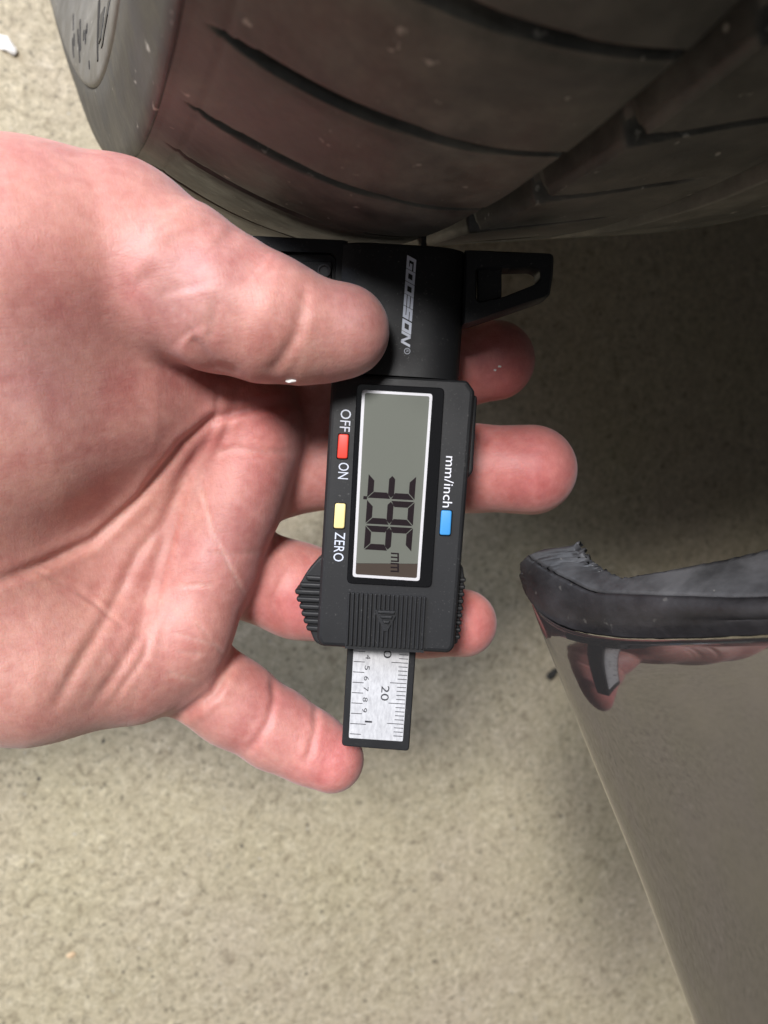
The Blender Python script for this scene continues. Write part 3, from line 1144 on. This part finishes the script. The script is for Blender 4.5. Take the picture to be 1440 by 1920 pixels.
def polygonise(sdf, lo, hi, h, blk=8):
    lo = np.array(lo, np.float32)
    nb = np.ceil((np.array(hi) - lo) / (h * blk)).astype(int)
    n = nb * blk + 1
    D = np.full(n, 1e3, np.float32)
    # coarse pass at block centres
    cx = [lo[i] + (np.arange(nb[i]) + 0.5) * h * blk for i in range(3)]
    G = np.stack(np.meshgrid(*cx, indexing='ij'), -1).reshape(-1, 3).astype(np.float32)
    dc = sdf(G)
    lim = h * blk * 0.87 * 1.35 + 1.0
    near = np.abs(dc) < lim
    # interior far blocks
    DB = dc.reshape(nb)
    ii = np.argwhere(near.reshape(nb))
    sub = np.stack(np.meshgrid(*[np.arange(blk + 1)] * 3, indexing='ij'), -1).reshape(-1, 3)
    # fill sign for the rest
    for b in np.argwhere((DB < 0) & ~near.reshape(nb)):
        s = b * blk
        D[s[0]:s[0] + blk + 1, s[1]:s[1] + blk + 1, s[2]:s[2] + blk + 1] = -1e3
    CH = 1500
    for k in range(0, len(ii), CH):
        g = (ii[k:k + CH, None, :] * blk + sub[None]).reshape(-1, 3)
        pts = (lo + g * h).astype(np.float32)
        D[g[:, 0], g[:, 1], g[:, 2]] = sdf(pts)
    ins = D < 0
    # active cells
    cnt = np.zeros(n - 1, np.int8)
    acc = None
    c8 = [(i, j, k) for i in (0, 1) for j in (0, 1) for k in (0, 1)]
    for i, j, k in c8:
        cnt += ins[i:n[0] - 1 + i, j:n[1] - 1 + j, k:n[2] - 1 + k]
    act = (cnt > 0) & (cnt < 8)
    cells = np.argwhere(act)
    vid = np.full(n - 1, -1, np.int32)
    vid[act] = np.arange(len(cells))
    val = np.stack([D[cells[:, 0] + i, cells[:, 1] + j, cells[:, 2] + k] for i, j, k in c8], 1)
    c8a = np.array(c8, np.float32)
    s = np.zeros((len(cells), 3), np.float32); w = np.zeros(len(cells), np.float32)
    for a in range(8):
        for b in range(a + 1, 8):
            if np.abs(c8a[a] - c8a[b]).sum() == 1:
                va, vb = val[:, a], val[:, b]
                x = (va < 0) != (vb < 0)
                t = np.where(x, va / np.where(x, va - vb, 1), 0)
                pt = c8a[a] + t[:, None] * (c8a[b] - c8a[a])
                s[x] += pt[x]; w[x] += 1
    V = lo + (cells + s / w[:, None]) * h
    quads = []
    for ax in range(3):
        o1, o2 = [(1, 2), (2, 0), (0, 1)][ax]
        sl0 = [slice(None)] * 3; sl1 = [slice(None)] * 3
        sl0[ax] = slice(0, n[ax] - 1); sl1[ax] = slice(1, n[ax])
        e = ins[tuple(sl0)] != ins[tuple(sl1)]
        ed = np.argwhere(e)
        ok = (ed[:, o1] > 0) & (ed[:, o2] > 0) & (ed[:, o1] < n[o1] - 1) & (ed[:, o2] < n[o2] - 1)
        ed = ed[ok]
        fl_ = ins[tuple(sl0)][ed[:, 0], ed[:, 1], ed[:, 2]]

        def cid(d1, d2):
            q = ed.copy(); q[:, o1] -= d1; q[:, o2] -= d2
            return vid[q[:, 0], q[:, 1], q[:, 2]]
        q = np.stack([cid(1, 1), cid(0, 1), cid(0, 0), cid(1, 0)], 1)
        q[~fl_] = q[~fl_][:, ::-1]
        quads.append(q)
    Qd = np.vstack(quads)
    Qd = Qd[(Qd >= 0).all(1)]
    return V.astype(np.float32), Qd


def grad(sdf, V, e=0.35):
    g = np.zeros_like(V)
    for i in range(3):
        d = np.zeros(3, np.float32); d[i] = e
        g[:, i] = sdf(V + d) - sdf(V - d)
    g /= np.linalg.norm(g, axis=1)[:, None] + 1e-9
    return g


HV, HQ = polygonise(hand_sdf, (-265, -75, -236), (62, 100, -70), 0.62)
Gn = grad(hand_sdf, HV)
for _ in range(2):
    HV = HV - Gn * np.clip(hand_sdf(HV), -0.5, 0.5)[:, None]
Gn = grad(hand_sdf, HV)
dep = -HV[:, 2]
HX = 720 + HV[:, 0] / dep * F
HY = 960 - HV[:, 1] / dep * F
facing = -(Gn * (HV / np.linalg.norm(HV, axis=1)[:, None])).sum(1)   # 1 = facing the lens side of the hand


def poly_dist(poly):
    """distance in mm on the palm side from a polyline given over the photo, and parameter 0..1"""
    P = np.array(poly, float)
    # smooth the polyline
    best = np.full(len(HX), 1e9); par = np.zeros(len(HX))
    n = len(P) - 1
    for i in range(n):
        a, b = P[i], P[i + 1]
        ab = b - a
        t = np.clip(((HX - a[0]) * ab[0] + (HY - a[1]) * ab[1]) / (ab @ ab), 0, 1)
        d = np.hypot(HX - a[0] - t * ab[0], HY - a[1] - t * ab[1]) * dep / F
        m = d < best
        best = np.where(m, d, best); par = np.where(m, (i + t) / n, par)
    return best, par


disp = np.zeros(len(HV), np.float32)
crease_line = np.zeros(len(HV), np.float32)
front = np.clip((facing - 0.05) / 0.25, 0, 1)


def crease(poly, depth, width, dmin=0, dmax=999, ridge=0.22, pale=0.0):
    global disp, crease_line
    d, t = poly_dist(poly)
    taper = np.clip(np.minimum(t, 1 - t) / 0.12, 0, 1) * 0.75 + 0.25
    ok = front * (dep > dmin) * (dep < dmax)
    c = np.exp(-(d / width)**2) * taper * ok
    r_ = np.exp(-((d - width * 2.1) / (width * 1.1))**2) * taper * ok
    disp = disp - depth * c + depth * ridge * r_
    crease_line = np.maximum(crease_line, c * pale)


PALM = dict(dmin=0, dmax=198)
# the line round the thenar, and the other folds of the palm
crease([(560, 752), (470, 765), (400, 785), (345, 832), (262, 935), (175, 1013), (80, 1058), (-30, 1100)], 1.0, 1.1, **PALM)
crease([(395, 795), (345, 900), (300, 985), (255, 1040), (205, 1150), (150, 1240), (100, 1330)], 0.55, 1.2, **PALM)
crease([(350, 870), (310, 1000), (275, 1130), (262, 1190), (220, 1260), (170, 1330)], 0.5, 1.3, **PALM)
crease([(352, 900), (322, 1010), (290, 1140), (270, 1230), (200, 1330)], 0.35, 0.9, **PALM)
crease([(55, 1065), (140, 1100), (200, 1150)], 0.2, 0.6, **PALM)
crease([(70, 1072), (180, 1130), (235, 1180)], 0.18, 0.5, **PALM)
crease([(372, 900), (400, 1000), (430, 1060), (462, 1120)], 0.2, 0.45, pale=0.8, **PALM)
crease([(405, 850), (440, 840), (500, 848), (545, 850)], 0.22, 0.7, pale=0.3, **PALM)
crease([(385, 1037), (430, 1040), (490, 1035)], 0.2, 0.6, pale=0.3, **PALM)
crease([(318, 1185), (360, 1197), (405, 1210), (420, 1226)], 0.2, 0.45, pale=0.8, **PALM)
crease([(335, 1102), (370, 1096), (400, 1100)], 0.2, 0.5, pale=0.8, **PALM)
crease([(330, 1222), (380, 1228)], 0.2, 0.5, pale=0.6, **PALM)
crease([(315, 1262), (370, 1278)], 0.2, 0.5, pale=0.6, **PALM)
crease([(350, 1155), (378, 1175), (395, 1200)], 0.18, 0.5, pale=0.5, **PALM)
crease([(410, 720), (405, 790), (380, 850)], 0.3, 0.8, **PALM)
crease([(450, 725), (430, 790), (408, 850)], 0.22, 0.8, **PALM)
# base of the little finger
crease([(440, 1235), (400, 1300), (345, 1340), (300, 1358)], 1.0, 1.2)
# thumb: joint folds and the deep fold at its root
crease([(573, 535), (568, 580), (550, 635), (520, 680), (498, 702)], 0.3, 1.2, dmax=172, ridge=0.2)
crease([(560, 620), (538, 662), (512, 702)], 0.22, 0.8, dmax=172, ridge=0.2)
crease([(405, 560), (400, 610), (390, 636)], 0.3, 1.2, dmax=176, ridge=0.2)
crease([(255, 500), (300, 560), (335, 605), (360, 640)], 0.9, 4.0, dmax=190, ridge=0.1)
crease([(352, 636), (372, 657), (402, 690), (450, 706)], 0.9, 1.6, dmax=190, ridge=0.1)
crease([(322, 430), (345, 500), (358, 550)], 0.8, 4.5, dmax=176, ridge=0.1)
crease([(415, 430), (460, 475), (495, 500)], 0.6, 4.0, dmax=176, ridge=0.1)
# little finger joints
crease([(510, 1268), (515, 1310), (500, 1360), (465, 1410)], 0.45, 0.9, dmin=180)
crease([(592, 1318), (592, 1370), (575, 1430)], 0.4, 0.9, dmin=180)
crease([(545, 1200), (520, 1160), (512, 1120), (540, 1070)], 0.4, 1.2, dmin=192)
HV2 = HV + Gn * disp[:, None]

# skin tone per vertex: pinker pads and knuckles, paler creases
tone = np.tile(np.array([0.595, 0.283, 0.242]), (len(HV), 1))


def blob(x, y, d, r, col, a):
    global tone
    c_ = P3(x, y, d)
    w_ = np.exp(-(((HV - c_)**2).sum(1)) / (r * r)) * a
    tone = tone * (1 - w_[:, None]) + np.array(col) * w_[:, None]


PINK = (0.61, 0.205, 0.195)
PALE = (0.60, 0.345, 0.275)
ROSE = (0.50, 0.215, 0.195)
for x, y, d, r, c_, a in ((930, 676, 196, 15, PINK, 0.9), (1000, 880, 198, 18, PINK, 0.9), (865, 1168, 198, 13, PINK, 0.9), (620, 1424, 190, 14, PINK, 0.8),
                          (640, 600, 152, 13, ROSE, 0.6), (545, 680, 152, 10, PALE, 0.5), (440, 640, 148, 13, PALE, 0.55), (480, 820, 180, 14, PINK, 0.6),
                          (480, 960, 180, 12, ROSE, 0.4), (420, 1090, 180, 10, ROSE, 0.5), (330, 900, 170, 10, PALE, 0.4), (560, 1150, 196, 14, PINK, 0.9),
                          (580, 860, 200, 16, ROSE, 0.7), (100, 900, 150, 26, PALE, 0.35), (150, 640, 146, 26, ROSE, 0.35), (60, 1250, 160, 28, PALE, 0.4),
                          (470, 1350, 190, 14, ROSE, 0.4), (560, 1400, 190, 9, PALE, 0.3)):
    blob(x, y, d, r, c_, a)
for x, y, d, r, a in ((70, 720, 146, 13, 0.45), (330, 560, 148, 8, 0.4), (400, 500, 150, 7, 0.35), (460, 1010, 180, 9, 0.3), (660, 600, 156, 6, 0.35)):
    blob(x, y, d, r, (0.42, 0.235, 0.225), a)
tone = tone * (1 - 0.4 * crease_line[:, None]) + np.array((0.80, 0.55, 0.47)) * 0.4 * crease_line[:, None]
hme = np_mesh('hand', c2w(HV2), HQ)
at = hme.color_attributes.new('skin_tone', 'FLOAT_COLOR', 'POINT')
if len(hme.vertices) == len(tone):
    at.data.foreach_set('color', np.column_stack([tone, np.ones(len(tone))]).astype(np.float32).ravel())
hand = link_mesh('hand', hme, M_SKIN, None, True)
setp(hand, 'bare left hand, palm up, holding the gauge between thumb and fingers', 'hand')

# thumb nail: a curved plate on the far upper side of the thumb tip
bmn = bmesh.new()
tc = P3(640, 622, 165)
axd = P3(640, 622, 165) - P3(560, 606, 163); axd /= np.linalg.norm(axd)
upn = np.array([0.05, 0.93, -0.36]); upn -= axd * (upn @ axd); upn /= np.linalg.norm(upn)
sd = np.cross(axd, upn)
g_ = []
for i in range(9):
    row = []
    for j in range(9):
        a_ = (j / 8 - 0.5) * 1.7
        t_ = -6 + 14 * i / 8
        rr2 = math.sqrt(9.75**2 - min(max(0, t_), 8.2)**2) + 0.12
        p_ = tc + axd * t_ + (upn * math.cos(a_) + sd * math.sin(a_)) * rr2
        row.append(bmn.verts.new(c2w(p_)[0]))
    g_.append(row)
for i in range(8):
    for j in range(8):
        bmn.faces.new((g_[i][j], g_[i + 1][j], g_[i + 1][j + 1], g_[i][j + 1]))
bmesh.ops.solidify(bmn, geom=bmn.faces[:], thickness=0.0005)
bmesh.ops.recalc_face_normals(bmn, faces=bmn.faces)
nme = bpy.data.meshes.new('thumbnail'); bmn.to_mesh(nme); bmn.free()
link_mesh('thumbnail', nme, M_NAIL, hand, True)

# ------------------------------------------------------------------ car bumper corner
pN = np.array([-0.819, -0.077, 0.568])
pN /= np.linalg.norm(pN)
pC = -141.1


def on_panel(x, y, off=0.0):
    r = ray(x, y)
    t = (pC + off) / (pN @ r)
    return r * t


def catmull(P, n):
    P = np.array(P, float)
    Pe = np.vstack([2 * P[0] - P[1], P, 2 * P[-1] - P[-2]])
    t = np.linspace(0, len(P) - 1, n)
    i = np.clip(t.astype(int), 0, len(P) - 2)
    u = (t - i)[:, None]
    p0, p1, p2, p3 = Pe[i], Pe[i + 1], Pe[i + 2], Pe[i + 3]
    return 0.5 * (2 * p1 + (p2 - p0) * u + (2 * p0 - 5 * p1 + 4 * p2 - p3) * u**2 + (3 * p1 - p0 - 3 * p2 + p3) * u**3)


ROW0 = [(984, 1082), (1000, 1120), (1035, 1155), (1090, 1178), (1180, 1190), (1300, 1190), (1440, 1184), (1640, 1172), (1800, 1160)]
LEFT = [(984, 1082), (1012, 1160), (1045, 1250), (1110, 1420), (1190, 1620), (1300, 1915), (1390, 2150), (1480, 2380)]
NT, NL = 70, 80
top = catmull([on_panel(*p) for p in ROW0], NT)
lef = catmull([on_panel(*p) for p in LEFT], NL)
TR = top[-1]; BLc = lef[-1]
BRc = TR + (BLc - top[0]) * 1.0
uu = np.linspace(0, 1, NT); vv = np.linspace(0, 1, NL)
right = TR + (BRc - TR) * vv[:, None]
bott = BLc + (BRc - BLc) * uu[:, None]
Cp = ((1 - vv)[:, None, None] * top[None] + vv[:, None, None] * bott[None] + (1 - uu)[None, :, None] * lef[:, None] + uu[None, :, None] * right[:, None]
      - ((1 - vv)[:, None, None] * (1 - uu)[None, :, None] * top[0] + (1 - vv)[:, None, None] * uu[None, :, None] * TR
         + vv[:, None, None] * (1 - uu)[None, :, None] * BLc + vv[:, None, None] * uu[None, :, None] * BRc))
# more columns close to the left edge, rolled back
ue = np.concatenate([np.linspace(0, 0.12, 26)[:-1], np.linspace(0.12, 1, 60)])
Cn = np.zeros((NL, len(ue), 3))
for i in range(NL):
    for c_ in range(3):
        Cn[i, :, c_] = np.interp(ue, uu, Cp[i, :, c_])
dl = np.linalg.norm(Cn - Cn[:, :1], axis=2)
# the sheet turns under towards its lower edge: a tight rolled hem, then a long gentle curve
hem = 1.9 * np.exp(-dl / 3.2) + 8.0 * np.exp(-dl / 42.0)
roll = hem - 9.9
dt = np.linalg.norm(Cn - Cn[:1], axis=2)
roll2 = 1.5 * (np.exp(-dt / 7.0))
# slight swell of the sheet
swell = 1.0 * np.sin(np.clip((dl - 20) / 110.0, 0, 1) * math.pi)**2
Cn = Cn + (-roll - roll2 + swell)[:, :, None] * pN
back = Cn[:, :1] - pN * 9.0 + np.array([0.0, 0, 0])
Cn = np.concatenate([back, Cn], 1)
m1, m2 = Cn.shape[:2]
idx = np.arange(m1 * m2).reshape(m1, m2)
Qp = np.stack([idx[:-1, :-1], idx[1:, :-1], idx[1:, 1:], idx[:-1, 1:]], -1).reshape(-1, 4)
panel = link_mesh('bumper_panel', np_mesh('bumper_panel', c2w(Cn.reshape(-1, 3)), Qp), M_PAINT, car, True)
panel['label'] = 'glossy grey bumper corner with a rough lip'
sm = panel.modifiers.new('Solid', 'SOLIDIFY'); sm.thickness = 0.0012; sm.offset = -1

# lip strips lofted along the arch
ST = [  # outer edge, crest, fold, back edge   (px, px, depth offset from panel mm)
    [(984, 1082, 0), (987, 1066, 1.5), (1000, 1045, 2), (1072, 1028, -4)],
    [(1000, 1120, 0), (1010, 1098, 2.5), (1035, 1068, 2), (1090, 1058, -4)],
    [(1035, 1155, 0), (1050, 1128, 3), (1075, 1090, 2), (1115, 1080, -4)],
    [(1090, 1178, 0), (1105, 1150, 3), (1125, 1112, 2), (1150, 1093, -3)],
    [(1180, 1190, 0), (1185, 1160, 3), (1185, 1118, 2), (1190, 1092, -5)],
    [(1300, 1190, 0), (1300, 1160, 3), (1300, 1124, 2), (1300, 1073, -9)],
    [(1440, 1184, 0), (1440, 1152, 3), (1440, 1128, 2), (1440, 1040, -14)],
    [(1640, 1172, 0), (1640, 1135, 3), (1640, 1110, 2), (1640, 980, -20)],
    [(1800, 1160, 0), (1800, 1122, 3), (1800, 1095, 2), (1800, 930, -24)]]
Pst = np.array([[on_panel(x, y, 0) + pN * (o_ * (0.4 if o_ > 0 else 1.0)) for x, y, o_ in r] for r in ST])
NA2 = 120
lon = np.stack([catmull(Pst[:, j], NA2) for j in range(4)], 1)      # NA2 x 4 x 3


def loft_rows(rows, n):
    return np.stack([catmull(r, n) for r in rows])


full = np.stack([catmull(lon[i], 25) for i in range(NA2)])           # NA2 x 25 x 3
jit = rng.normal(0, 0.10, full.shape[:2])
fray = np.exp(-np.arange(NA2) / 14.0)
full = full + (jit * (0.25 + 1.2 * fray[:, None]))[:, :, None] * pN
full[:, -1] += rng.normal(0, 0.35, (NA2, 3)) * (0.3 + fray[:, None])


def strip(name, a, b, mat):
    g = full[:, a:b + 1]
    m1, m2 = g.shape[:2]
    idx = np.arange(m1 * m2).reshape(m1, m2)
    q = np.stack([idx[:-1, :-1], idx[:-1, 1:], idx[1:, 1:], idx[1:, :-1]], -1).reshape(-1, 4)
    o = link_mesh(name, np_mesh(name, c2w(g.reshape(-1, 3)), q), mat, panel, True)
    s = o.modifiers.new('Solid', 'SOLIDIFY'); s.thickness = 0.0015; s.offset = -1
    return o


strip('lip_edge', 0, 16, M_LIP)
strip('arch_flange', 16, 24, M_FLANGE)

# unseen blocks for the car body, added and sized to shade the ground
def box_part(name, lo, hi, mat, parent, bev=0.03):
    bm = bmesh.new()
    bmesh.ops.create_cube(bm, size=1)
    for v in bm.verts:
        v.co = Vector([lo[i] + (hi[i] - lo[i]) * (v.co[i] + 0.5) for i in range(3)])
    bmesh.ops.bevel(bm, geom=bm.edges[:], offset=bev, segments=3, affect='EDGES')
    me = bpy.data.meshes.new(name); bm.to_mesh(me); bm.free()
    return link_mesh(name, me, mat, parent, True)


box_part('bonnet_shade_block', (-0.01, -1.1, 0.74), (1.75, 1.9, 0.86), M_PAINT, car)  # added slab, outer edge set so its penumbra falls across hand and gauge
box_part('underbody_shade_block', (0.31, -1.0, 0.34), (1.72, 1.6, 0.735), M_DARKRUB, car, 0.02)  # added dark box, keeps ambient light off the floor on the right

# ------------------------------------------------------------------ small loose bits
def chip(name, x, y, d, size, mat, label, cat, on_floor=False, group=None):
    if on_floor:
        r = c2w(ray(x, y) * 1000)[0] - np.array([0, 0, CAM_Z])
        t = CAM_Z / -r[2]
        p = np.array([0, 0, CAM_Z]) + r * t + np.array([0, 0, size * 0.3])
    else:
        p = world_at(x, y, d)
    bm = bmesh.new()
    bmesh.ops.create_icosphere(bm, subdivisions=2, radius=1)
    rs = np.random.default_rng(int(x * 7 + y))
    for v in bm.verts:
        v.co *= 0.75 + 0.5 * rs.random()
        v.co.x *= size * 1.3; v.co.y *= size * 0.8; v.co.z *= size * 0.35
    me = bpy.data.meshes.new(name); bm.to_mesh(me); bm.free()
    o = link_mesh(name, me, mat)
    o.location = p
    if not on_floor:
        o.rotation_euler = cam.matrix_world.to_euler()
    else:
        o.rotation_euler = (0, 0, rs.random() * 6)
    return setp(o, label, cat, group)


def on_hand(x, y):
    r = ray(x, y); r = r / np.linalg.norm(r)
    t = 110.0
    for _ in range(120):
        d_ = float(hand_sdf((r * t)[None].astype(np.float32))[0])
        t += d_ * 0.8
        if d_ < 0.02: break
    return -(r * (t - 0.1))[2]


for x, y, sz, lb in ((545, 713, 0.00075, 'white flake stuck to the lower edge of the thumb'), (937, 687, 0.00035, 'tiny white flake on the topmost fingertip, right one of two'),
                     (928, 694, 0.0003, 'tiny white flake on the topmost fingertip, left one of two')):
    chip('white_flake', x, y, on_hand(x, y), sz, M_FLAKE, lb, 'flake', False, 'white flakes on the skin')
chip('white_chip', 12, 85, 0, 0.0042, M_FLAKE, 'small white chip lying on the concrete at the far left', 'chip', True)
chip('dark_crumb', 1034, 1263, 0, 0.004, M_CRUMB, 'dark crumb on the concrete beside the bumper edge', 'crumb', True)
chip('pale_pebble', 133, 1790, 0, 0.0017, plain('pale_stone', (0.62, 0.45, 0.28), 0.8), 'tiny orange-tan pebble on the concrete at lower left', 'pebble', True)
